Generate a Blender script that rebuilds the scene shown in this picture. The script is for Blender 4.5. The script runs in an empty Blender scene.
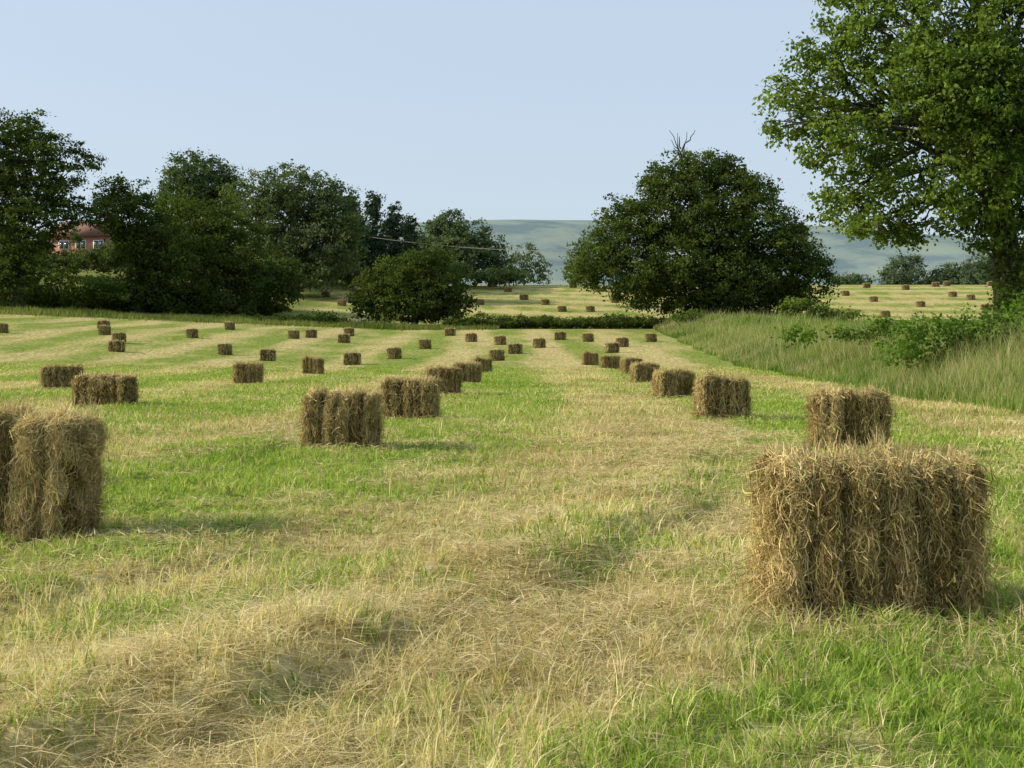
import bpy, math
import numpy as np
from mathutils import Vector
rng = np.random.default_rng(7)
F = 1400.0; CH = 0.9; HY = 345.0

scene = bpy.context.scene
def link(o):
    scene.collection.objects.link(o); return o

# ---------------------------------------------------------------- helpers
def sm(x, a, b):
    t = np.clip((np.asarray(x, float)-a)/(b-a), 0, 1); return t*t*(3-2*t)
def _h(ix, iy, s):
    n = (ix.astype(np.int64)*374761393 + iy.astype(np.int64)*668265263 + s*974711) & 0x7fffffff
    n = ((n ^ (n >> 13))*1274126177) & 0x7fffffff
    n = (n ^ (n >> 16)) & 0xffff
    return n/65535.0
def vn(x, y, s=0):
    x = np.asarray(x, float); y = np.asarray(y, float)
    ix = np.floor(x); iy = np.floor(y); fx = x-ix; fy = y-iy
    fx = fx*fx*(3-2*fx); fy = fy*fy*(3-2*fy)
    a = _h(ix, iy, s); b = _h(ix+1, iy, s); c = _h(ix, iy+1, s); d = _h(ix+1, iy+1, s)
    return (a*(1-fx)+b*fx)*(1-fy)+(c*(1-fx)+d*fx)*fy
def fbm(x, y, s=0):
    return vn(x, y, s)*.55+vn(x*2.1, y*2.1, s+1)*.28+vn(x*4.3, y*4.3, s+2)*.17

def edge(y):
    return np.interp(y, [-40, 0, 18, 50, 80, 110], [4.5, 5.4, 6.6, 8.9, 9.8, 11.0])+.5*(vn(np.asarray(y)*.35, np.asarray(y)*0, 2)-.5)
def ucoord(x, y):
    return x + .03*np.clip(12-y, 0, 14)**2
def terrain(x, y):
    x = np.asarray(x, float); y = np.asarray(y, float)
    z = 2.2*sm(y, 45, 115)
    t = np.clip((y-110)/62, 0, 1); z = z + 6.1*(t*.6+.4*t*t*(3-2*t))
    z = z + .045*np.clip(-x-8, 0, 60)*sm(y, 35, 80)
    bank = sm(x-edge(y), 0, 4)*(1-sm(y, 98, 114))
    z = z + (.75+.35*(fbm(x*.4, y*.3, 9)-.5))*bank
    near = 1-sm(y, 60, 90)
    z = z + near*(.07*(vn(x*.45, y*.35, 3)-.5)+.04*(vn(x*1.3, y*.7, 4)-.5))
    z = z + (1-sm(y, 10, 18))*.05*(fbm(x*4.2, y*3.2, 6)-.5)
    u = ucoord(x, y)+.5*(fbm(x*1.6, y*1.6, 5)-.5)
    r = sm(u, .5, 1.35)*(1-sm(u, 1.45, 1.68))*(.3+1.0*sm(vn(x*1.3+3, y*1.3, 7), .2, .7))
    z = z + .07*r*(1-sm(y, 8, 14))
    r3 = sm(u, -1.0, -.3)*(1-sm(u, -.2, -.05))*vn(x*.8, y*.8, 17)
    z = z + .06*r3*(1-sm(y, 7, 12))
    r2 = sm(u, -3.0, -2.3)*(1-sm(u, -2.15, -1.95))*(.3+vn(x*.8, y*.5, 18))
    z = z + .06*r2*(1-sm(y, 12, 24))
    r4 = sm(u, 2.2, 2.9)*(1-sm(u, 3.0, 3.2))*vn(x*.8, y*.7, 19)
    z = z + .05*r4*(1-sm(y, 10, 20))
    z = z + (y > 150)*1.2*(vn(x*.02, y*.02, 8)-.5)*sm(y, 150, 260)
    return z
def dryness(x, y):
    x = np.asarray(x, float); y = np.asarray(y, float)
    u = ucoord(x, y)
    cen = .65+.1*np.clip(y-9, 0, 12)
    w = 1.2*(vn(x*.28, y*.10, 11)-.5)
    P = 4.4
    f = (u-cen+w)/P; k = np.round(f); f = f-k
    amp = .65+.35*_h(k, k*0, 77)
    st = (1-sm(np.abs(f), .10, .34))*amp
    st = st*(1-.45*(1-sm(y, 3.4, 6.0))*(u < 1.3))
    st = np.maximum(st, .85*(sm(u, 1.6, 1.8)*(1-sm(u, 2.4, 2.8)))*(1-sm(y, 7, 11)))
    ff = (x*.35+y+14*vn(x*.03, y*.03, 15))/7.5; ff = ff-np.round(ff)
    st2 = (1-sm(np.abs(ff), .05, .36))*1.05
    far = sm(y, 100, 112)
    st = st*(1-far)+st2*far
    d = .165+.64*st+.72*(fbm(x*.6, y*.3, 21)-.5)+.7*(vn(x*4, y*3, 25)-.5)*(1-sm(y, 15, 40))
    d = d+.5*(vn(x*.9, y*.12, 27)-.5)*sm(y, 14, 30)
    return np.clip(d, 0, 1)

def sy(x, y): return HY-(terrain(x, y)-CH)/y*F
def place(px, py, d0=2.5, d1=185):
    ds = np.geomspace(d0, d1, 4000)
    s = sy((px-512)/F*ds, ds)
    k = np.argmax(s <= py) if np.any(s <= py) else len(ds)-1
    return (px-512)/F*ds[k], ds[k]

def build(name, V, quads=None, tris=None, col=None, mats=(), midx=None, smooth=False, fattr=None):
    me = bpy.data.meshes.new(name)
    q = np.zeros((0, 4), np.int32) if quads is None else np.asarray(quads, np.int32)
    t = np.zeros((0, 3), np.int32) if tris is None else np.asarray(tris, np.int32)
    me.vertices.add(len(V)); me.vertices.foreach_set('co', np.asarray(V, np.float32).ravel())
    loops = np.concatenate([q.ravel(), t.ravel()])
    me.loops.add(len(loops)); me.loops.foreach_set('vertex_index', loops)
    n = len(q)+len(t); me.polygons.add(n)
    ls = np.concatenate([np.arange(len(q))*4, len(q)*4+np.arange(len(t))*3]).astype(np.int32)
    me.polygons.foreach_set('loop_start', ls)
    for m in mats: me.materials.append(m)
    if midx is not None: me.polygons.foreach_set('material_index', np.asarray(midx, np.int32))
    me.update(calc_edges=True)
    if smooth: me.polygons.foreach_set('use_smooth', np.ones(n, bool))
    if col is not None:
        a = me.color_attributes.new('Col', 'FLOAT_COLOR', 'POINT')
        c = np.ones((len(V), 4), np.float32); c[:, :3] = col
        a.data.foreach_set('color', c.ravel())
    if fattr is not None:
        for k, v in fattr.items():
            a = me.attributes.new(k, 'FLOAT', 'POINT'); a.data.foreach_set('value', np.asarray(v, np.float32))
    o = bpy.data.objects.new(name, me)
    return o

# ---------------------------------------------------------------- materials
def newmat(name):
    m = bpy.data.materials.new(name); m.use_nodes = True
    nt = m.node_tree; nt.nodes.clear()
    out = nt.nodes.new('ShaderNodeOutputMaterial')
    return m, nt, out
def thin_mat(name, trans, tint=(1, 1, 1)):
    m, nt, out = newmat(name)
    a = nt.nodes.new('ShaderNodeVertexColor'); a.layer_name = 'Col'
    d = nt.nodes.new('ShaderNodeBsdfDiffuse'); t = nt.nodes.new('ShaderNodeBsdfTranslucent')
    nt.links.new(a.outputs[0], d.inputs[0])
    mu = nt.nodes.new('ShaderNodeMix'); mu.data_type = 'RGBA'; mu.blend_type = 'MULTIPLY'; mu.inputs[0].default_value = 1
    nt.links.new(a.outputs[0], mu.inputs[6]); mu.inputs[7].default_value = (*tint, 1)
    nt.links.new(mu.outputs[2], t.inputs[0])
    mx = nt.nodes.new('ShaderNodeMixShader'); mx.inputs[0].default_value = trans
    nt.links.new(d.outputs[0], mx.inputs[1]); nt.links.new(t.outputs[0], mx.inputs[2])
    nt.links.new(mx.outputs[0], out.inputs[0])
    return m
M_leaf = thin_mat('leaf', .35, (1.5, 1.6, .65))
M_grass = thin_mat('grass_blade', .36, (1.2, 1.25, .7))
M_straw = thin_mat('straw', .15, (1.1, 1, .8))

def noisy_mat(name, c1, c2, scale=6, rough=.9, stretch=(1, 1, 1), bump=.3):
    m, nt, out = newmat(name)
    tc = nt.nodes.new('ShaderNodeTexCoord'); mp = nt.nodes.new('ShaderNodeMapping'); mp.inputs['Scale'].default_value = stretch
    n = nt.nodes.new('ShaderNodeTexNoise'); n.inputs['Scale'].default_value = scale; n.inputs['Detail'].default_value = 8
    r = nt.nodes.new('ShaderNodeValToRGB')
    r.color_ramp.elements[0].color = (*c1, 1); r.color_ramp.elements[1].color = (*c2, 1)
    r.color_ramp.elements[0].position = .35; r.color_ramp.elements[1].position = .65
    b = nt.nodes.new('ShaderNodeBsdfPrincipled'); b.inputs['Roughness'].default_value = rough
    bp = nt.nodes.new('ShaderNodeBump'); bp.inputs['Strength'].default_value = bump; bp.inputs['Distance'].default_value = .05
    L = nt.links.new
    L(tc.outputs['Object'], mp.inputs[0]); L(mp.outputs[0], n.inputs[0]); L(n.outputs[0], r.inputs[0])
    L(r.outputs[0], b.inputs[0]); L(n.outputs[0], bp.inputs['Height']); L(bp.outputs[0], b.inputs['Normal']); L(b.outputs[0], out.inputs[0])
    return m
M_bark = noisy_mat('bark', (.035, .028, .02), (.12, .10, .075), 5, stretch=(3, 3, .6))
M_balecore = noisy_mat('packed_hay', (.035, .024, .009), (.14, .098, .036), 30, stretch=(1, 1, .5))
M_wood = noisy_mat('weathered_wood', (.16, .14, .12), (.26, .24, .2), 8)

# ground
def ground_mat():
    m, nt, out = newmat('field_ground'); L = nt.links.new; N = nt.nodes.new
    at = N('ShaderNodeAttribute'); at.attribute_name = 'dry'
    bk = N('ShaderNodeAttribute'); bk.attribute_name = 'rough'
    tc = N('ShaderNodeTexCoord')
    def noise(scale, st, det=6):
        mp = N('ShaderNodeMapping'); mp.inputs['Scale'].default_value = st
        n = N('ShaderNodeTexNoise'); n.inputs['Scale'].default_value = scale; n.inputs['Detail'].default_value = det
        n.inputs['Roughness'].default_value = .65
        L(tc.outputs['Object'], mp.inputs[0]); L(mp.outputs[0], n.inputs[0]); return n.outputs[0]
    def ramp(src, stops):
        r = N('ShaderNodeValToRGB'); e = r.color_ramp.elements
        e[0].position, e[0].color = stops[0][0], (*stops[0][1], 1)
        e[1].position, e[1].color = stops[-1][0], (*stops[-1][1], 1)
        for p, c in stops[1:-1]:
            x = e.new(p); x.color = (*c, 1)
        L(src, r.inputs[0]); return r.outputs[0]
    f1 = noise(7, (1, .5, 1), 9); f2 = noise(70, (1, 1, 1), 5)
    av = N('ShaderNodeMath'); av.operation = 'MULTIPLY_ADD'; L(f2, av.inputs[0]); av.inputs[1].default_value = .5
    hf = N('ShaderNodeMath'); hf.operation = 'MULTIPLY_ADD'; L(f1, hf.inputs[0]); hf.inputs[1].default_value = .8; hf.inputs[2].default_value = -.15
    L(hf.outputs[0], av.inputs[2]); fine = av.outputs[0]
    mid = noise(.9, (1, .3, 1), 6); big = noise(.12, (1, 1, 1), 4)
    g = ramp(fine, [(.35, (.085, .13, .024)), (.5, (.20, .26, .05)), (.64, (.35, .39, .10))])
    s = ramp(fine, [(.35, (.22, .17, .06)), (.5, (.47, .39, .16)), (.64, (.70, .60, .30))])
    a1 = N('ShaderNodeMath'); a1.operation = 'MULTIPLY_ADD'; L(mid, a1.inputs[0]); a1.inputs[1].default_value = 1.3; L(at.outputs['Fac'], a1.inputs[2])
    a2 = N('ShaderNodeMath'); a2.operation = 'MULTIPLY_ADD'; L(big, a2.inputs[0]); a2.inputs[1].default_value = .5; L(a1.outputs[0], a2.inputs[2])
    a3 = N('ShaderNodeMapRange'); L(a2.outputs[0], a3.inputs[0]); a3.inputs[1].default_value = .92; a3.inputs[2].default_value = 1.6
    mx = N('ShaderNodeMix'); mx.data_type = 'RGBA'; L(a3.outputs[0], mx.inputs[0]); L(g, mx.inputs[6]); L(s, mx.inputs[7])
    rg = ramp(fine, [(.35, (.06, .085, .02)), (.5, (.12, .16, .04)), (.64, (.22, .25, .08))])
    mx2 = N('ShaderNodeMix'); mx2.data_type = 'RGBA'; L(bk.outputs['Fac'], mx2.inputs[0]); L(mx.outputs[2], mx2.inputs[6]); L(rg, mx2.inputs[7])
    b = N('ShaderNodeBsdfDiffuse'); L(mx2.outputs[2], b.inputs[0])
    bp = N('ShaderNodeBump'); bp.inputs['Strength'].default_value = .8; bp.inputs['Distance'].default_value = .15
    L(f1, bp.inputs['Height']); L(bp.outputs[0], b.inputs['Normal']); L(b.outputs[0], out.inputs[0])
    return m
M_ground = ground_mat()

# ---------------------------------------------------------------- ground sheet
ys = [-60, -30, -15, -8, -4, -2, -1, 0]
y = .1
while y < 210: ys.append(y); y += max(.06, .010*y)
while y < 9000: ys.append(y); y *= 1.12
xs = list(np.arange(0, 9, .09)); x = 9.
while x < 70: xs.append(x); x += .45
while x < 6000: xs.append(x); x *= 1.15
xs = np.array(sorted([-v for v in xs[1:]]+xs)); ys = np.array(ys)
XX, YY = np.meshgrid(xs, ys)
ZZ = terrain(XX, YY)
nx, ny = len(xs), len(ys)
I = np.arange(nx*ny).reshape(ny, nx)
Q = np.stack([I[:-1, :-1], I[:-1, 1:], I[1:, 1:], I[1:, :-1]], -1).reshape(-1, 4)
roughness = np.maximum(sm(XX-edge(YY), -.4, .6)*(1-sm(YY, 100, 112)), sm(YY, 172, 182))
roughness = np.maximum(roughness, (sm(YY, 104, 107)*(1-sm(YY, 111, 114))))
roughness = np.maximum(roughness, sm(-XX, 16, 20)*sm(YY, 98, 104)*.75)
V = np.stack([XX, YY, ZZ], -1).reshape(-1, 3)
link(build('field_ground', V, Q, mats=[M_ground], smooth=True, fattr={'dry': dryness(XX, YY).ravel(), 'rough': roughness.ravel()}))

# ---------------------------------------------------------------- blades
def blades(name, x, y, z, h, lean, w, az, col, mat, midf=.3):
    n = len(x)
    P = np.stack([x, y, z], -1)
    dr = np.stack([np.cos(az), np.sin(az), np.zeros(n)], -1)
    a2 = az+np.pi/2+rng.normal(0, .6, n)
    wv = np.stack([np.cos(a2), np.sin(a2), rng.normal(0, .15, n)], -1)*w[:, None]*.5
    up = np.array([0, 0, 1.])
    mid = P+up*(h*.6)[:, None]+dr*(lean*midf)[:, None]
    tip = P+up*h[:, None]+dr*lean[:, None]
    V = np.stack([P-wv, P+wv, mid+wv*.8, mid-wv*.8, tip], 1).reshape(-1, 3)
    b = np.arange(n)*5
    Qd = np.stack([b, b+1, b+2, b+3], -1); T = np.stack([b+3, b+2, b+4], -1)
    return build(name, V, Qd, T, col=np.repeat(col, 5, 0), mats=[mat])

def lerp(a, b, t): return np.asarray(a)[None]*(1-t[:, None])+np.asarray(b)[None]*t[:, None]

N = 570000
s0, s1 = math.sqrt(2.3), math.sqrt(52)
d = (s0+(s1-s0)*rng.random(N))**2
bx = (rng.random(N)*2-1)*(.40*d+.7)
by = d
# blades gather into tussocks
cell = .11
jx = (np.floor(bx/cell)+.5+(_h(np.floor(bx/cell), np.floor(by/cell), 95)-.5)*.9)*cell
jy = (np.floor(by/cell)+.5+(_h(np.floor(bx/cell), np.floor(by/cell), 96)-.5)*.9)*cell
cid = _h(np.floor(bx/cell), np.floor(by/cell), 97)
pull = .5*(rng.random(N) < .6)*(1-sm(by, 8, 16))
bx = bx+(jx-bx)*pull; by = by+(jy-by)*pull
keep = bx < edge(by)+.3
bx, by, cid = bx[keep], by[keep], cid[keep]; n = len(bx)
dr_ = dryness(bx, by)
isdry = rng.random(n) < np.clip(.12+1.1*dr_+.35*(cid-.5), .05, .97)
lying = isdry & (rng.random(n) < np.clip(.35+.5*vn(bx*1.1, by*.8, 33), 0, 1))
tuft = cid*.55+vn(bx*1.3, by*1.3, 31)*.7
hn = .2+1.25*tuft
h = np.where(isdry, rng.uniform(.02, .070, n), rng.uniform(.02, .064, n))*hn
h = np.where(isdry & (rng.random(n) < .06), h*1.9, h)
lean = h*rng.uniform(.2, 1.2, n)
h = np.where(lying, rng.uniform(-.008, .018, n), h); lean = np.where(lying, rng.uniform(.04, .16, n), lean)
w = np.where(isdry, .0028, .0042)*(by/3.)**.66*rng.uniform(.6, 1.35, n)
az = rng.uniform(0, 2*np.pi, n)
bz = terrain(bx, by)+np.where(lying, rng.uniform(.004, .028, n), -.004)
t = rng.random(n); t2 = np.clip(vn(bx*.7, by*.5, 41)*.6+cid*.4+rng.normal(0, .15, n), 0, 1)
cg = lerp((.11, .21, .026), (.46, .57, .115), t*.6+t2*.4)
t3 = np.clip(vn(bx*1.5, by*.8, 43)*.5+rng.random(n)*.8-.12, 0, 1)
cd = lerp((.27, .20, .07), (.90, .79, .45), t3)
col = np.where(isdry[:, None], cd, cg)
link(blades('mown_grass', bx, by, bz, h, lean, w, az, col, M_grass))

# tall bank grass
N = 190000
y_ = 14+(105-14)*rng.random(N)**1.7
x_ = edge(y_)+rng.gamma(1.5, 2.2, N)*rng.random(N)**.3-.25
n = N
dens = vn(x_*1.1, y_*.7, 51)*.6+vn(x_*.3, y_*.2, 53)*.5
seedhead = rng.random(n) < .22*(.3+1.2*vn(x_*.3, y_*.2, 54))
h = rng.uniform(.2, .60, n)*(.3+1.3*dens)*np.clip(.5+.45*(x_-edge(y_)), .4, 1.1)
h = np.where(seedhead, h*1.35+.04, h)
t2 = np.clip(vn(x_*.5, y_*.25, 52)*.8+rng.normal(-.05, .2, n), 0, 1)
col = lerp((.08, .18, .027), (.31, .38, .09), t2)
col = np.where(seedhead[:, None], lerp((.30, .28, .11), (.60, .53, .29), rng.random(n)), col)
w = np.where(seedhead, .0045, .009)*(y_/16.)**.8*rng.uniform(.7, 1.4, n)
link(blades('tall_grass', x_, y_, terrain(x_, y_)-.02, h, h*rng.uniform(.1, .6, n), w, rng.uniform(0, 6.28, n), col, M_grass))
# verge of rough grass in front of the left wood
N = 45000
x_ = rng.uniform(-62, -1, N); y_ = np.interp(x_, [-62, -20, -1], [97, 102, 107])+rng.normal(0, 2.2, N)
h = rng.uniform(.1, .8, N)*vn(x_*.5, y_*.5, 62); col = lerp((.06, .10, .02), (.24, .26, .08), np.clip(vn(x_*.2, y_*.3, 61)+rng.normal(0, .2, N), 0, 1))
link(blades('rough_grass_verge', x_, y_, terrain(x_, y_), h, h*.4, np.full(N, .05), rng.uniform(0, 6.28, N), col, M_grass))

# ---------------------------------------------------------------- hay bales
def bale_pt(p, L, H, D, seed):
    nrm = (np.abs(p)**7).sum(1)**(1/7.)
    q = p/nrm[:, None]
    fl = 5.2
    ph = (seed*.37) % 1
    s = (p[:, 0]*.5+.5)*fl+ph+.22*(vn(p[:, 2]*1.8+seed, p[:, 1]*1.5, seed)-.5)+.55*(vn(p[:, 0]*1.7+seed, p[:, 0]*0, seed+3)-.5)
    k = np.floor(s); f = s-k
    crease = np.clip(1-np.abs(2*f-1), 0, 1)**.42
    amp = (_h(k, k*0+3, seed)-.5); amp2 = (_h(k, k*0+8, seed)-.5)
    out = q*np.array([L/2, D/2, H/2])
    sc = .64+.38*crease+.13*amp
    out[:, 1] *= sc; out[:, 2] *= np.where(q[:, 2] > 0, .79+.22*crease+.10*amp2, 1)
    nz = fbm(p[:, 0]*4+p[:, 1]*3+seed, p[:, 2]*4+p[:, 1]*2.3, seed+9)-.5
    nz2 = fbm(p[:, 0]*1.3+seed, p[:, 2]*1.3+p[:, 1]*1.1, seed+19)-.5
    out += q*(nz[:, None]*.075+nz2[:, None]*.06)
    out[:, 1] *= 1+.06*np.clip(-q[:, 2], 0, 1)
    out[:, 0] += .03*amp*p[:, 2]
    out[:, 2] += H/2
    out[:, 2] = np.maximum(out[:, 2], 0)
    return out, crease, amp
def make_bale(L, H, D, ns, wid, seed, dark=1.0):
    r = np.random.default_rng(seed)
    V = []; Qs = []; off = 0
    for ax in range(3):
        for sg in (-1, 1):
            a, b = [(1, 2), (0, 2), (0, 1)][ax]
            na, nb = 90, 24
            A, B = np.meshgrid(np.linspace(-1, 1, na), np.linspace(-1, 1, nb))
            p = np.zeros((na*nb, 3)); p[:, a] = A.ravel(); p[:, b] = B.ravel(); p[:, ax] = sg
            V.append(bale_pt(p, L*.96, H*.96, D*.94, seed)[0]+np.array([0, 0, .006]))
            I = np.arange(na*nb).reshape(nb, na)+off
            Qs.append(np.stack([I[:-1, :-1], I[:-1, 1:], I[1:, 1:], I[1:, :-1]], -1).reshape(-1, 4)); off += na*nb
    ncore = sum(len(q) for q in Qs); nv = off
    area = np.array([H*D, H*D, L*H*1.1, L*H*.8, L*D*1.3])
    face = r.choice(5, ns, p=area/area.sum())
    p = r.uniform(-1, 1, (ns, 3))
    ax = np.array([0, 0, 1, 1, 2])[face]; sg = np.array([-1, 1, -1, 1, 1])[face]
    p[np.arange(ns), ax] = sg
    C, cr, am = bale_pt(p, L, H, D, seed)
    nr = np.zeros((ns, 3)); nr[np.arange(ns), ax] = sg
    nr += .35*p*np.abs(p)**3; nr /= np.linalg.norm(nr, axis=1)[:, None]
    pref = np.zeros((ns, 3))
    pref[face < 4] = (0, 0, 1); pref[face == 4] = (0.1, 1, 0)
    pref[face < 2] = (0, .3, .8)
    tdir = pref+r.normal(0, .38, (ns, 3))
    wild = (r.random(ns) < .22) & (cr > .6)
    tdir[wild] = r.normal(0, 1, (wild.sum(), 3))
    incr = (cr < .6) & (face > 1)
    tdir[incr, 0] *= .25
    tdir -= nr*(tdir*nr).sum(1)[:, None]*.85
    tdir /= np.linalg.norm(tdir, axis=1)[:, None]
    ln = r.uniform(.025, .10, ns)*np.where(r.random(ns) < .12, 1.9, 1)
    ln = np.where(cr < .6, ln*.6, ln)
    wd = np.cross(tdir, nr+r.normal(0, .4, (ns, 3))); wd /= np.linalg.norm(wd, axis=1)[:, None]
    wd *= (wid*r.uniform(.5, 1.6, ns))[:, None]*.5
    fr = r.random(ns)
    bow = r.uniform(-.004, .016, ns); lift = r.uniform(-.014, .010, ns)+np.where((fr < .10) & ~incr, r.uniform(.01, .04, ns), 0)
    e1 = r.normal(0, .008, ns); e2 = r.normal(0, .012, ns)+np.where((r.random(ns) < .18) & ~incr, r.uniform(.01, .08, ns), 0)
    side = np.cross(nr, tdir)*(r.normal(0, .014, ns)*np.where(incr, .3, 1))[:, None]
    P0 = C-tdir*(ln/2)[:, None]+nr*(lift+e1)[:, None]
    P1 = C-tdir*(ln/6)[:, None]+nr*(lift+bow)[:, None]+side
    P2 = C+tdir*(ln/6)[:, None]+nr*(lift+bow)[:, None]+side
    P3 = C+tdir*(ln/2)[:, None]+nr*(lift+e2)[:, None]
    for P, kk in ((P0, .3), (P3, 1)): P[:, 2] -= kk*np.clip(e2-.01, 0, 1)*.6*(face < 4)
    for P in (P0, P1, P2, P3): P[:, 2] = np.maximum(P[:, 2], .004)
    S = np.stack([P0-wd, P0+wd, P1+wd, P1-wd, P2+wd, P2-wd, P3+wd*.6, P3-wd*.6], 1).reshape(-1, 3)
    b = nv+np.arange(ns)*8
    Sq = np.concatenate([np.stack([b, b+1, b+2, b+3], -1), np.stack([b+3, b+2, b+4, b+5], -1), np.stack([b+5, b+4, b+6, b+7], -1)])
    tt = r.beta(1.3, 2.2, ns); tt = np.clip(tt+.28*(nr[:, 2] > .5)+.5*(fbm(C[:, 0]*9+seed, C[:, 2]*5, seed)-.5)+.35*am, 0, 1)  # upward-facing strands coloured lighter, painting in the sunlit top
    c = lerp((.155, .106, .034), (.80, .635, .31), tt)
    gr = r.random(ns) < .15
    c[gr] = c[gr]*np.array([.78, 1.0, .65])
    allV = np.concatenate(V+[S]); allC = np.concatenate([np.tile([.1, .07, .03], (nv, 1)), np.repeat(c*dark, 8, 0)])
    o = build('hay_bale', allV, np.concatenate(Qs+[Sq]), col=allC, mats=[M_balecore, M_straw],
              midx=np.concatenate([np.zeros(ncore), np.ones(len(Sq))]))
    return o
BL, BH, BD = .62, .49, .43
protos_mid = [make_bale(BL*f, BH*g, BD, 7000, .005, 100+i) .data for i, (f, g) in enumerate([(1, 1), (.93, 1.02), (1.05, .97), (.97, 1)])]
protos_far = [make_bale(BL*f, BH, BD, 1500, .013, 200+i).data for i, f in enumerate([1, .93, 1.06])]
for o in list(bpy.data.objects):
    if o.name.startswith('hay_bale'): bpy.data.objects.remove(o)
bales = [(884, 618, 2, 'n'), (-6, 541, -5, 'n'), (854, 451, 1, 'n'), (339, 448, -3, 'n'), (410, 420, -8, 'm'), (722, 419, 8, 'm'), (674, 398, 16, 'm'),
 (443, 395, 8, 'm'), (467, 383, 5, 'm'), (482, 373, 12, 'm'), (645, 383, 14, 'm'), (631, 374, 20, 'm'), (610, 369, 10, 'm'), (590, 365, 5, 'm'),
 (105, 407, -10, 'm'), (62, 389, 8, 'm'), (248, 384, 10, 'm'), (313, 374, -5, 'm'), (394, 359, 5, 'f'), (425, 349, 12, 'f'), (352, 365, 10, 'f'),
 (268, 361, 4, 'f'), (225, 355, 12, 'f'), (344, 343, 10, 'f'), (192, 338, 5, 'f'), (105, 335, 5, 'f'), (117, 352, 0, 'f'), (119, 343, 30, 'f'), (294, 339, 5, 'f'),
 (311, 338, 20, 'f'), (349, 336, 2, 'f'), (230, 330, 10, 'f'), (450, 336, 6, 'f'), (471, 342, 20, 'f'), (497, 361, 8, 'f'), (515, 354, 5, 'f'), (539, 348, 10, 'f'),
 (588, 342, 8, 'f'), (612, 353, 30, 'f'), (622, 347, 14, 'f'), (651, 342, 8, 'f'), (104, 329, 0, 'f'), (500, 345, 0, 'f'), (2, 333, 0, 'f'), (560, 340, 4, 'f')]
for px, py in [(493, 287), (508, 292), (524, 300), (545, 305), (562, 312), (573, 288), (597, 292), (615, 303), (637, 303), (326, 297), (342, 306), (655, 297), (667, 312), (480, 305),
               (866, 288), (873, 302), (885, 317), (935, 287), (952, 297), (905, 290), (985, 310), (920, 307), (946, 286), (990, 286), (970, 300), (845, 296), (1010, 296), (590, 312), (300, 292)]:
    bales.append((px, py, rng.uniform(-25, 25), 'f'))
NEAR = [(.67, .485, .41), (.73, .57, .43), (.565, .465, .39), (.58, .475, .39)]
SEEDS = [301, 302, 303, 304]
bpos = []
for i, (px, py, rot, k) in enumerate(bales):
    X, Y = place(px, py)
    if k == 'n':
        l_, h_, d_ = NEAR[i]
        o = make_bale(l_, h_, d_, 44000 if Y < 9 else 15000, .0027 if Y < 9 else .004, SEEDS[i])
    else:
        pr = (protos_mid if k == 'm' else protos_far)
        o = bpy.data.objects.new('hay_bale', pr[i % len(pr)])
    Yc = Y+BD/2; Xc = X*(Yc/Y if k != 'n' else 1)
    o.rotation_euler[2] = math.radians(rot+(180 if (k != 'n' and i % 2 and Y < 60) else 0))
    if Y > 100: o.scale = (1.3, 1.2, 1.1)
    elif i in (14, 15): o.scale = (1.25, 1.1, .97)
    o.location = (Xc, Yc, float(terrain(Xc, Yc))-.015)
    link(o); bpos.append((Xc, Yc))

# loose straw round the bales and windrow litter
xs_, ys_ = [], []
for (X, Y) in bpos:
    if Y < 30:
        m = int(2500 if Y < 8 else 700)
        xs_.append(X+rng.normal(0, .5, m)); ys_.append(Y-.05+rng.normal(0, .38, m))
m = 70000
yy = (s0+(math.sqrt(16)-s0)*rng.random(m))**2
uu = rng.choice([1.05, 2.05, -2.4, -.5], m, p=[.35, .35, .2, .1])+rng.normal(0, .28, m)
xx = uu-.03*np.clip(12-yy, 0, 14)**2
k = vn(xx*2.3, yy*1.8, 91) > .42
xs_.append(xx[k]); ys_.append(yy[k])
xs_ = np.concatenate(xs_); ys_ = np.concatenate(ys_); n = len(xs_)
link(blades('loose_hay', xs_, ys_, terrain(xs_, ys_)+rng.uniform(.01, .05, n), rng.uniform(-.015, .025, n), rng.uniform(.05, .2, n), .003*(ys_/4)**.6, rng.uniform(0, 6.28, n),
            lerp((.34, .25, .09), (.84, .72, .40), rng.random(n)), M_straw))

# ---------------------------------------------------------------- trees
def tube(path, rad, ns=7):
    path = np.asarray(path, float); n = len(path)
    T = np.gradient(path, axis=0); T /= np.linalg.norm(T, axis=1)[:, None]+1e-9
    ref = np.array([.3, 1, .1]); A = np.cross(T, ref); A /= np.linalg.norm(A, axis=1)[:, None]; B = np.cross(T, A)
    th = np.arange(ns)/ns*2*np.pi
    V = path[:, None]+(A[:, None]*np.cos(th)[None, :, None]+B[:, None]*np.sin(th)[None, :, None])*np.asarray(rad)[:, None, None]
    I = np.arange(n*ns).reshape(n, ns)
    Q = np.stack([I[:-1], np.roll(I[:-1], -1, 1), np.roll(I[1:], -1, 1), I[1:]], -1).reshape(-1, 4)
    return V.reshape(-1, 3), Q
def wander(a, b, n, amp, r, droop=0):
    a = np.asarray(a, float); b = np.asarray(b, float)
    t = np.linspace(0, 1, n)[:, None]
    p = a*(1-t)+b*t
    j = np.cumsum(r.normal(0, amp, (n, 3)), 0); j -= j[-1]*t
    p += j*np.sin(t*np.pi)**.5
    p[:, 2] += droop*np.sin(t[:, 0]*np.pi)
    return p
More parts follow.
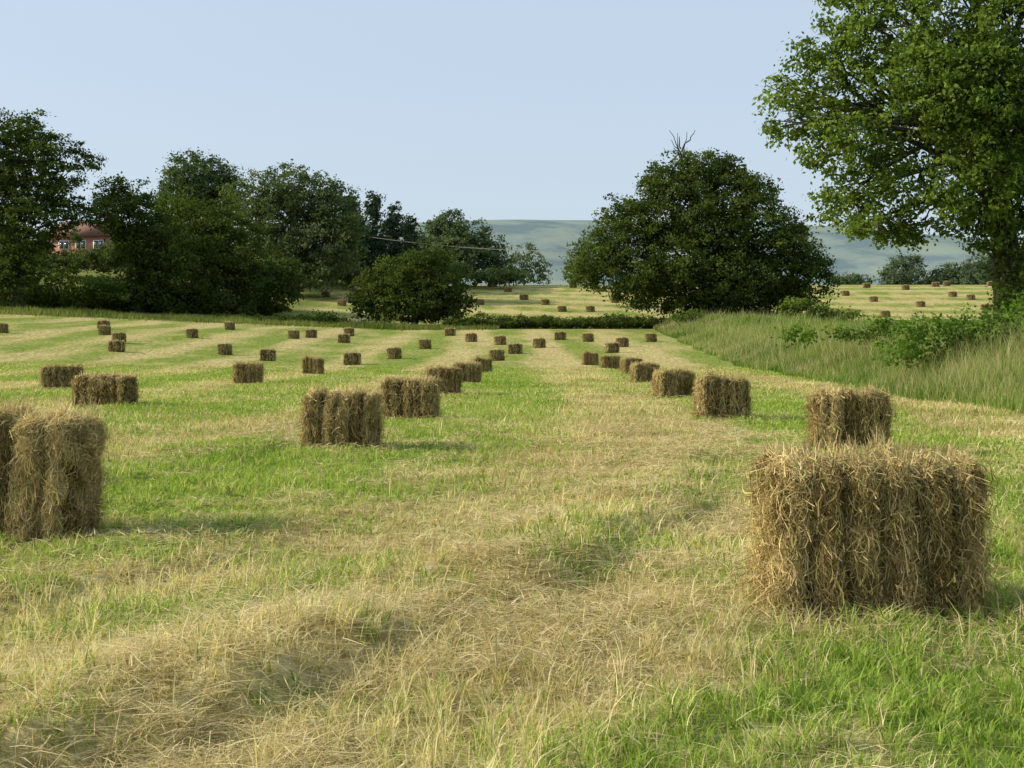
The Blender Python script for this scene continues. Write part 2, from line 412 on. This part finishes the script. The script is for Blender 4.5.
def make_tree(name, d, lobes, base, c1, c2, leaf=.28, clump=.8, per=36, dens=1.0, trunk=.45, seed=0, fork=.35, depth=.9, twigs=0, bare=(), haze=0, flat=.6):
    """lobes: (px,py,rx,ry[,depth offset m]) measured off the photo and converted to metres at distance d"""
    r = np.random.default_rng(seed)
    W = lambda px, py, dy=0: np.array([(px-512)/F*d, d+dy, CH+(HY-py)/F*d])
    s = d/F
    Vs, Qs, Cs, Ms = [], [], [], []; off = 0
    bx_ = (base[0]-512)/F*d; g = float(terrain(bx_, d))
    cen = []
    for l in lobes:
        dy = l[4] if len(l) > 4 else r.uniform(-.3, .3)*l[2]*s
        cen.append((W(l[0], l[1], dy), np.array([l[2]*s, l[2]*s*depth, l[3]*s])))
    top = max(c[0][2] for c in cen)
    BC = [.08, .07, .05]
    if trunk > 0:
        fk = np.array([bx_+(base[1]-base[0])*s, d, g+(top-g)*fork])
        tp = wander((bx_, d, g-.3), fk, 7, trunk*.12, r)
        V, Q = tube(tp, np.linspace(trunk*1.15, trunk*.75, 7)*np.array([1.3]+[1]*6), 10)
        Vs.append(V); Qs.append(Q+off); off += len(V); Cs.append(np.tile(BC, (len(V), 1))); Ms.append(np.zeros(len(Q)))
        for c, R in cen:
            st = tp[r.integers(4, 7)]
            lp = wander(st, c+np.array([0, 0, R[2]*.3]), 8, .05*np.linalg.norm(c-st)/2.5, r, .3)
            V, Q = tube(lp, np.linspace(trunk*.30, trunk*.05, 8), 6)
            Vs.append(V); Qs.append(Q+off); off += len(V); Cs.append(np.tile(BC, (len(V), 1))); Ms.append(np.zeros(len(Q)))
            for k in range(twigs):
                dd = r.normal(0, 1, 3); dd[2] = dd[2]*.7+.15; dd /= np.linalg.norm(dd)
                lp2 = wander(lp[r.integers(3, 8)], c+dd*R*.98, 6, .1, r)
                V, Q = tube(lp2, np.linspace(trunk*.10, .012, 6), 4)
                Vs.append(V); Qs.append(Q+off); off += len(V); Cs.append(np.tile(BC, (len(V), 1))); Ms.append(np.zeros(len(Q)))
    for (pa, pb) in bare:
        a, b = W(*pa), W(*pb)
        for k in range(8):
            e = b+r.normal(0, 1, 3)*np.linalg.norm(b-a)*(.2 if k else 0)-(b-a)*(.05*k)
            lp = wander(a+(b-a)*(.08*k), e, 6, .12, r)
            V, Q = tube(lp, np.linspace(.06, .018, 6), 4)
            Vs.append(V); Qs.append(Q+off); off += len(V); Cs.append(np.tile(BC, (len(V), 1))); Ms.append(np.zeros(len(Q)))
    for c, R in cen:
        area = 4*np.pi*((R[0]*R[1])**1.6/3+(R[0]*R[2])**1.6/3+(R[1]*R[2])**1.6/3)**(1/1.6)
        nc = max(6, int(area/(clump**2)*1.15*dens))
        dd = r.normal(0, 1, (nc, 3)); dd /= np.linalg.norm(dd, axis=1)[:, None]
        rad = np.where(r.random(nc) < .28, r.uniform(.2, .75, nc), r.uniform(.74, 1.04, nc))
        bump = 1+.28*(vn(dd[:, 0]*2.5+seed, dd[:, 2]*2.5+dd[:, 1], seed)-.5)*2
        cc = c+dd*R*(rad*bump)[:, None]
        ok = cc[:, 2] > terrain(cc[:, 0], cc[:, 1])+.1
        cc = cc[ok]; dd = dd[ok]; nc = len(cc)
        if nc == 0: continue
        csz = clump*r.uniform(.45, 1.25, nc)
        pn = (per*r.uniform(.6, 1.3, nc)).astype(int)
        idx = np.repeat(np.arange(nc), pn); m = len(idx)
        loc = r.normal(0, .42, (m, 3))*csz[idx][:, None]*np.array([1, 1, flat])
        P = cc[idx]+loc
        nrm = r.normal(0, .75, (m, 3))+dd[idx]*.7+np.array([0, 0, .45])
        nrm /= np.linalg.norm(nrm, axis=1)[:, None]
        t1 = np.cross(nrm, r.normal(0, 1, (m, 3))); t1 /= np.linalg.norm(t1, axis=1)[:, None]
        t2 = np.cross(nrm, t1)
        sz = leaf*r.uniform(.5, 1.25, m)*.5
        a = t1*sz[:, None]; b = t2*(sz*.62)[:, None]
        V = np.stack([P-a, P+b, P+a, P-b], 1).reshape(-1, 3)
        Q = np.arange(m*4).reshape(m, 4)
        ct = np.clip(r.normal(.45, .25, nc), 0, 1)
        t = np.clip(ct[idx]+r.normal(0, .14, m), 0, 1)
        C = lerp(c1, c2, t)
        if haze: C = C*(1-haze)+np.array([.20, .27, .30])*haze  # distance haze painted into the leaf colour by blending towards blue-grey
        Vs.append(V); Qs.append(Q+off); off += len(V); Cs.append(np.repeat(C, 4, 0)); Ms.append(np.ones(m))
    return link(build(name, np.concatenate(Vs), np.concatenate(Qs), col=np.concatenate(Cs), mats=[M_bark, M_leaf], midx=np.concatenate(Ms)))

DK1, DK2 = (.030, .050, .013), (.115, .152, .036)
MD1, MD2 = (.045, .07, .019), (.14, .178, .046)
LT1, LT2 = (.05, .085, .02), (.18, .24, .055)
T = make_tree
T('oak_tree', 100, [(640, 245, 52, 50), (605, 262, 32, 32), (690, 205, 60, 50), (730, 215, 56, 50), (700, 172, 28, 22), (752, 185, 22, 17), (662, 185, 24, 20), (765, 255, 50, 46),
  (800, 278, 33, 34), (812, 262, 20, 18), (700, 270, 72, 44), (655, 285, 45, 26), (760, 298, 50, 24), (720, 300, 40, 24), (628, 215, 24, 20), (790, 232, 20, 18), (720, 168, 16, 14), (585, 272, 18, 18)],
  (712, 708), DK1, DK2, leaf=.24, clump=.85, per=48, trunk=.5, seed=11, bare=[((684, 170), (677, 134)), ((740, 185), (735, 168))])
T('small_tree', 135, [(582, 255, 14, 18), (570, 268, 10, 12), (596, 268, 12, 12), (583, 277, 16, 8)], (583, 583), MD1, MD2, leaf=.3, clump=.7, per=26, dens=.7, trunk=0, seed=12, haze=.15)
T('hawthorn_bush', 92, [(800, 310, 20, 12), (822, 314, 14, 9), (690, 318, 16, 8), (845, 318, 18, 7)], (800, 800), MD1, LT2, leaf=.2, clump=.5, per=34, trunk=0, seed=13)
T('ivy_clad_ash_tree', 35, [(975, 60, 95, 70, 0), (900, 55, 75, 55, -1), (850, 85, 45, 45, .5), (800, 112, 34, 34, 0), (775, 135, 16, 14, -.5), (835, 150, 40, 38, -1), (810, 60, 22, 22, 0), (790, 85, 18, 16, 1),
  (900, 140, 62, 48, 1), (880, 195, 48, 30, -.5), (845, 205, 30, 22, .5), (900, 232, 40, 14, 0), (945, 190, 52, 42, -1.5), (1015, 150, 70, 60, 1), (1040, 70, 90, 80, -1), (1060, 190, 60, 50, 0), (850, 22, 34, 30, 0),
  (890, -30, 80, 50, 0), (990, -50, 100, 70, 0), (1090, -20, 90, 80, 0), (1150, 90, 70, 70, 0), (930, -110, 90, 50, 0), (1040, -130, 90, 50, 0), (930, 110, 60, 50, -2), (855, 230, 26, 12, -1),
  (985, 235, 26, 36, -.5), (1003, 265, 24, 30, -.6), (1006, 296, 22, 26, -.6), (1008, 315, 20, 16, -.6), (1000, 205, 30, 34, -.5), (975, 150, 36, 50, -1.2), (1035, 235, 34, 32, 0), (965, 225, 26, 18, 0), (960, 100, 50, 50, -1.5)],
  (1012, 990), (.055, .09, .018), (.205, .28, .05), leaf=.13, clump=.40, per=33, dens=.85, trunk=.34, seed=21, fork=.45, depth=.95, twigs=4)
# left wood, front to back
T('oak_tree', 112, [(10, 165, 52, 42), (55, 165, 38, 30), (85, 160, 18, 11), (20, 130, 32, 18), (-30, 190, 60, 60), (25, 215, 52, 36), (60, 205, 32, 24), (96, 216, 28, 15), (0, 260, 45, 40), (22, 262, 34, 30, -3), (18, 290, 30, 20, -3), (-40, 120, 40, 30)], (15, 18), DK1, DK2, leaf=.27, clump=.8, per=34, dens=.85, trunk=.45, seed=31, twigs=2, flat=.4)
T('oak_tree', 116, [(130, 212, 30, 32), (112, 197, 22, 18), (150, 232, 36, 32), (146, 262, 32, 34), (165, 270, 40, 36), (150, 295, 42, 24)], (140, 140), DK1, DK2, leaf=.28, clump=.85, per=36, trunk=.45, seed=32)
T('oak_tree', 150, [(204, 178, 38, 24), (222, 190, 26, 22), (185, 190, 24, 22), (205, 205, 44, 30), (200, 240, 45, 36)], (205, 205), DK1, DK2, leaf=.34, clump=1.0, per=36, trunk=.5, seed=33, haze=.10)
T('oak_tree', 122, [(205, 248, 42, 34), (235, 262, 38, 34), (205, 288, 45, 28), (250, 290, 34, 24), (220, 222, 30, 24), (175, 215, 24, 24)], (215, 215), DK1, DK2, leaf=.28, clump=.85, per=36, trunk=.45, seed=34)
T('sycamore_tree', 140, [(262, 205, 36, 34), (295, 195, 38, 28), (325, 205, 32, 30), (280, 235, 50, 40), (325, 240, 38, 36), (345, 225, 22, 26), (300, 265, 50, 26)], (295, 295), MD1, (.16, .19, .06), leaf=.32, clump=1.0, per=38, trunk=.5, seed=35, haze=.08)
for i, (cx, ty) in enumerate([(352, 200), (374, 198), (395, 208), (411, 222)]):
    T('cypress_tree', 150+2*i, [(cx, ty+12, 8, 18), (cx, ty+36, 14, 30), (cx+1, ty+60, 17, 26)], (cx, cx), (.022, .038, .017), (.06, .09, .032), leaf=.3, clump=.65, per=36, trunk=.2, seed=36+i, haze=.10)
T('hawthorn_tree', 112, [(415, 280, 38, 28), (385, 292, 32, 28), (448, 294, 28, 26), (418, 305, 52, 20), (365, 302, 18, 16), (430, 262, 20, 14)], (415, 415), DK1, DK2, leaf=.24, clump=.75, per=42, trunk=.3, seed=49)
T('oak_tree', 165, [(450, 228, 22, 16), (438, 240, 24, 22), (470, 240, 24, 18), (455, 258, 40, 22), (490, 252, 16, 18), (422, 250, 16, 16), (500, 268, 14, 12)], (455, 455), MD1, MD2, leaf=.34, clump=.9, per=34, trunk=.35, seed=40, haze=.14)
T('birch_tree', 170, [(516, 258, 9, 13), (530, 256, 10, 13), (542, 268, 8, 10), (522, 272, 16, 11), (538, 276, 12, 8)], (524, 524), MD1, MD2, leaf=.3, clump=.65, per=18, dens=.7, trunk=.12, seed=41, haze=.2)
T('woodland_understorey', 118, [(20, 292, 60, 26), (75, 303, 50, 12), (-40, 290, 50, 30), (120, 300, 40, 18), (185, 302, 40, 18), (240, 305, 40, 14), (275, 290, 26, 22), (280, 272, 18, 16), (-90, 270, 50, 50)], (100, 100), DK1, (.085, .118, .03), leaf=.28, clump=.8, per=34, trunk=0, seed=42)
T('woodland_understorey', 160, [(25, 262, 28, 16), (150, 255, 40, 24), (340, 268, 60, 14), (420, 272, 60, 10), (250, 262, 40, 20), (500, 277, 30, 6)], (100, 100), DK1, DK2, leaf=.34, clump=.9, per=34, trunk=0, seed=43, haze=.1)
T('garden_shrubs', 150, [(60, 262, 26, 12), (100, 260, 26, 11), (122, 246, 10, 20), (46, 246, 9, 18), (76, 232, 5, 14)], (100, 100), MD1, MD2, leaf=.3, clump=.7, per=30, trunk=0, seed=51, haze=.04)
T('light_shrub', 114, [(100, 288, 22, 12), (122, 294, 16, 10)], (100, 100), LT1, LT2, leaf=.24, clump=.6, per=30, trunk=0, seed=44)
hl = [(px, 324+rng.uniform(-2, 1), 16, rng.uniform(4, 9)) for px in range(455, 680, 13)]
T('hedgerow', 109, hl, (560, 560), MD1, MD2, leaf=.17, clump=.4, per=26, trunk=0, seed=45)
hl = [(px, 322+rng.uniform(-3, 2), 20, rng.uniform(4, 9)) for px in range(-60, 360, 17)]
T('hedgerow', 106, hl, (160, 160), DK1, LT1, leaf=.2, clump=.5, per=22, dens=.7, trunk=0, seed=55)
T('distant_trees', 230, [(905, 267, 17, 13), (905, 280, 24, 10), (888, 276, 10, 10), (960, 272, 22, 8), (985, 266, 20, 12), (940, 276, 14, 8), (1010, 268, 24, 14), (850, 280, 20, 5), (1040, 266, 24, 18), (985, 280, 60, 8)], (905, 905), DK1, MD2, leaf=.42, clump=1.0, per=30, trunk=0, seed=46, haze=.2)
T('bramble_bush', 26, [(1000, 340, 50, 26), (940, 345, 38, 24), (1040, 330, 50, 40), (900, 350, 24, 18), (985, 325, 30, 20), (925, 328, 28, 15), (960, 362, 34, 14), (1010, 365, 30, 14)], (960, 960), (.06, .12, .02), (.19, .29, .055), leaf=.085, clump=.28, per=30, dens=.8, trunk=0, seed=47)
T('bramble_bush', 40, [(900, 331, 28, 15), (860, 335, 18, 10), (840, 332, 14, 10), (800, 334, 20, 9), (880, 326, 14, 12)], (960, 960), (.055, .11, .02), (.18, .27, .05), leaf=.11, clump=.32, per=26, dens=.7, trunk=0, seed=48)

# ---------------------------------------------------------------- brick house
def box(name, sx, sy_, sz, loc, mat, parent):
    V = np.array([(x, y, z) for x in (-.5, .5) for y in (-.5, .5) for z in (-.5, .5)])*np.array([sx, sy_, sz])
    Q = [(0, 1, 3, 2), (4, 6, 7, 5), (0, 4, 5, 1), (2, 3, 7, 6), (0, 2, 6, 4), (1, 5, 7, 3)]
    o = build(name, V, Q, mats=[mat]); link(o); o.parent = parent; o.location = loc; return o
mb, nt, out = newmat('red_brick')
bt = nt.nodes.new('ShaderNodeTexBrick'); bt.inputs['Scale'].default_value = 4
bt.inputs['Color1'].default_value = (.45, .19, .11, 1); bt.inputs['Color2'].default_value = (.36, .135, .08, 1); bt.inputs['Mortar'].default_value = (.35, .28, .22, 1)
tcn = nt.nodes.new('ShaderNodeTexCoord'); mp = nt.nodes.new('ShaderNodeMapping'); mp.inputs['Rotation'].default_value = (math.radians(90), 0, 0)
bs = nt.nodes.new('ShaderNodeBsdfDiffuse'); nt.links.new(tcn.outputs['Object'], mp.inputs[0]); nt.links.new(mp.outputs[0], bt.inputs[0]); nt.links.new(bt.outputs[0], bs.inputs[0]); nt.links.new(bs.outputs[0], out.inputs[0])
M_tile = noisy_mat('clay_roof_tile', (.15, .07, .05), (.26, .13, .09), 6)
M_white = noisy_mat('white_paint', (.7, .7, .68), (.8, .8, .78), 3, .5)
mg, nt, out = newmat('window_glass'); g = nt.nodes.new('ShaderNodeBsdfPrincipled'); g.inputs['Base Color'].default_value = (.05, .06, .07, 1); g.inputs['Roughness'].default_value = .08; nt.links.new(g.outputs[0], out.inputs[0])
hx, hy = (88-512)/F*180, 180.; hz = float(terrain(hx, hy))
house = bpy.data.objects.new('brick_house', None); link(house); house.location = (hx, hy, hz-.4); house.scale = (.85, .85, .85); house.rotation_euler[2] = math.radians(-14)
box('walls', 12, 8, 5.4, (0, 0, 2.7), mb, house)
Vr = np.array([(-6.4, -4.5, 5.35), (6.4, -4.5, 5.35), (6.4, 4.5, 5.35), (-6.4, 4.5, 5.35), (-3.5, 0, 8.0), (3.5, 0, 8.0)])
ro = build('roof', Vr, [(0, 1, 5, 4), (2, 3, 4, 5), (3, 2, 1, 0)], [(1, 2, 5), (3, 0, 4)], mats=[M_tile]); link(ro); ro.parent = house
box('chimney', .9, .9, 2.2, (3.6, .3, 7.8), mb, house)
for i, wx in enumerate((-4.3, -1.4, 1.4, 4.3)):
    for j, wz in enumerate((1.5, 4.1)):
        if wx == 1.4 and j == 0:
            box('front_door', 1, .1, 2.1, (wx, -4.06, 1.05), M_white, house); continue
        box(f'window_frame_{i}_{j}', 1.7, .12, 1.3, (wx, -4.04, wz), M_white, house)
        for k in (-1, 1): box(f'window_pane_{i}_{j}_{k}', .7, .06, 1.1, (wx+k*.39, -4.09, wz), mg, house)

# ---------------------------------------------------------------- utility pole + cable
PD = 150.
px_ = (327-512)/F*PD
pz = float(terrain(px_, PD)); ptop = CH+(HY-214)/F*PD; pc = CH+(HY-231)/F*PD
pole = bpy.data.objects.new('utility_pole', None); link(pole)
V, Q = tube([(px_, PD, pz-.2), (px_, PD, (pz+ptop)/2), (px_, PD, pc+.5)], [.15, .13, .10], 8)
o = link(build('pole', V, Q, mats=[M_wood])); o.parent = pole
box('crossarm', 1.4, .1, .1, (px_, PD-.16, pc), M_wood, pole)
tt = np.linspace(0, 1, 30)
def cable(name, A, B, sag):
    A = np.array(A); B = np.array(B)
    P = A+(B-A)*tt[:, None]; P[:, 2] -= sag*4*tt*(1-tt)
    V, Q = tube(P, np.full(30, .03), 5); return link(build(name, V, Q, mats=[M_wood]))
cable('overhead_cable', (px_, PD-.16, pc+.1), (12.0, 128, CH+(HY-250)/F*128), .9)

# ---------------------------------------------------------------- distant hills
hxs = np.linspace(-2600, 2600, 260); hys = np.linspace(1100, 3200, 90)
HX, HYY = np.meshgrid(hxs, hys)
ridge_px = HX/2200*F+512
ry = np.interp(ridge_px, [-800, 0, 400, 500, 590, 700, 830, 920, 1100, 1800], [250, 240, 229, 225, 225, 228, 231, 240, 252, 262])
ridge = (HY-ry)/F*2200
prof = sm(HYY, 1150, 2200)*(1-.5*sm(HYY, 2250, 3200))
HZ = 4+ridge*prof+(34*(fbm(HX*.005, HYY*.0025, 72)-.5))*sm(HYY, 1200, 1600)*(1-sm(HYY, 1900, 2150))
m, nt, out = newmat('downland_painted_haze'); L = nt.links.new; Nn = nt.nodes.new
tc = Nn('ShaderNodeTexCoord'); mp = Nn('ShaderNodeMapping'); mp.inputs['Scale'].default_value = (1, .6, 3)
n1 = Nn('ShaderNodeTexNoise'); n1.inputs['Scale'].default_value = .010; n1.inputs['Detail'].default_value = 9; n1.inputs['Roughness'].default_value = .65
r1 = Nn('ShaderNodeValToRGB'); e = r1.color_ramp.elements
e[0].position = .42; e[0].color = (.15, .205, .21, 1); e[1].position = .62; e[1].color = (.26, .31, .26, 1)  # aerial haze painted into the hill colour as blue-grey greens, no air volume
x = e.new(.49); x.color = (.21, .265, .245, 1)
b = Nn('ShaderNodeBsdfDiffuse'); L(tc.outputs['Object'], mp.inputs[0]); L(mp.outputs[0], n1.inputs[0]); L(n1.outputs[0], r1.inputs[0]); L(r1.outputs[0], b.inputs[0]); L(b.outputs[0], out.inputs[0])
I = np.arange(HX.size).reshape(HX.shape)
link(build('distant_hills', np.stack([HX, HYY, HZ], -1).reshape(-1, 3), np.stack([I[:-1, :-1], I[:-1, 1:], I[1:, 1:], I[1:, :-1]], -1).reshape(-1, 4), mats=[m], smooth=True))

# ---------------------------------------------------------------- light, sky, camera
el = math.radians(29)
azv = Vector((-1, -.02, 0)).normalized()
S = Vector((azv.x*math.cos(el), azv.y*math.cos(el), math.sin(el)))
ld = bpy.data.lights.new('sun', 'SUN'); ld.energy = 5.0; ld.angle = math.radians(.5); ld.color = (1, .91, .74)
lo = link(bpy.data.objects.new('sun', ld)); lo.rotation_euler = S.to_track_quat('Z', 'Y').to_euler()
wd = bpy.data.worlds.new('World'); scene.world = wd; wd.use_nodes = True
nt = wd.node_tree; bg = nt.nodes['Background']
sk = nt.nodes.new('ShaderNodeTexSky'); sk.sky_type = 'NISHITA'; sk.sun_disc = False
sk.sun_elevation = el; sk.sun_rotation = math.atan2(S.x, S.y)
sk.air_density = 1.0; sk.dust_density = 2.0; sk.ozone_density = 1.2
# summer haze: the blue sky is whitened by a thin, even veil
hz_ = nt.nodes.new('ShaderNodeMix'); hz_.data_type = 'RGBA'; hz_.inputs[0].default_value = .64
hz_.inputs[7].default_value = (5.2, 6.15, 7.3, 1)
nt.links.new(sk.outputs[0], hz_.inputs[6]); nt.links.new(hz_.outputs[2], bg.inputs[0]); bg.inputs[1].default_value = .135
cd_ = bpy.data.cameras.new('camera'); cd_.sensor_width = 36; cd_.lens = 36*F/1024; cd_.clip_end = 20000; cd_.clip_start = .05
cam = link(bpy.data.objects.new('camera', cd_)); cam.location = (0, 0, CH)
cam.rotation_euler = (math.radians(90)-math.atan(39/F), 0, 0)
scene.camera = cam
scene.view_settings.view_transform = 'Standard'; scene.view_settings.look = 'None'; scene.view_settings.exposure = 0
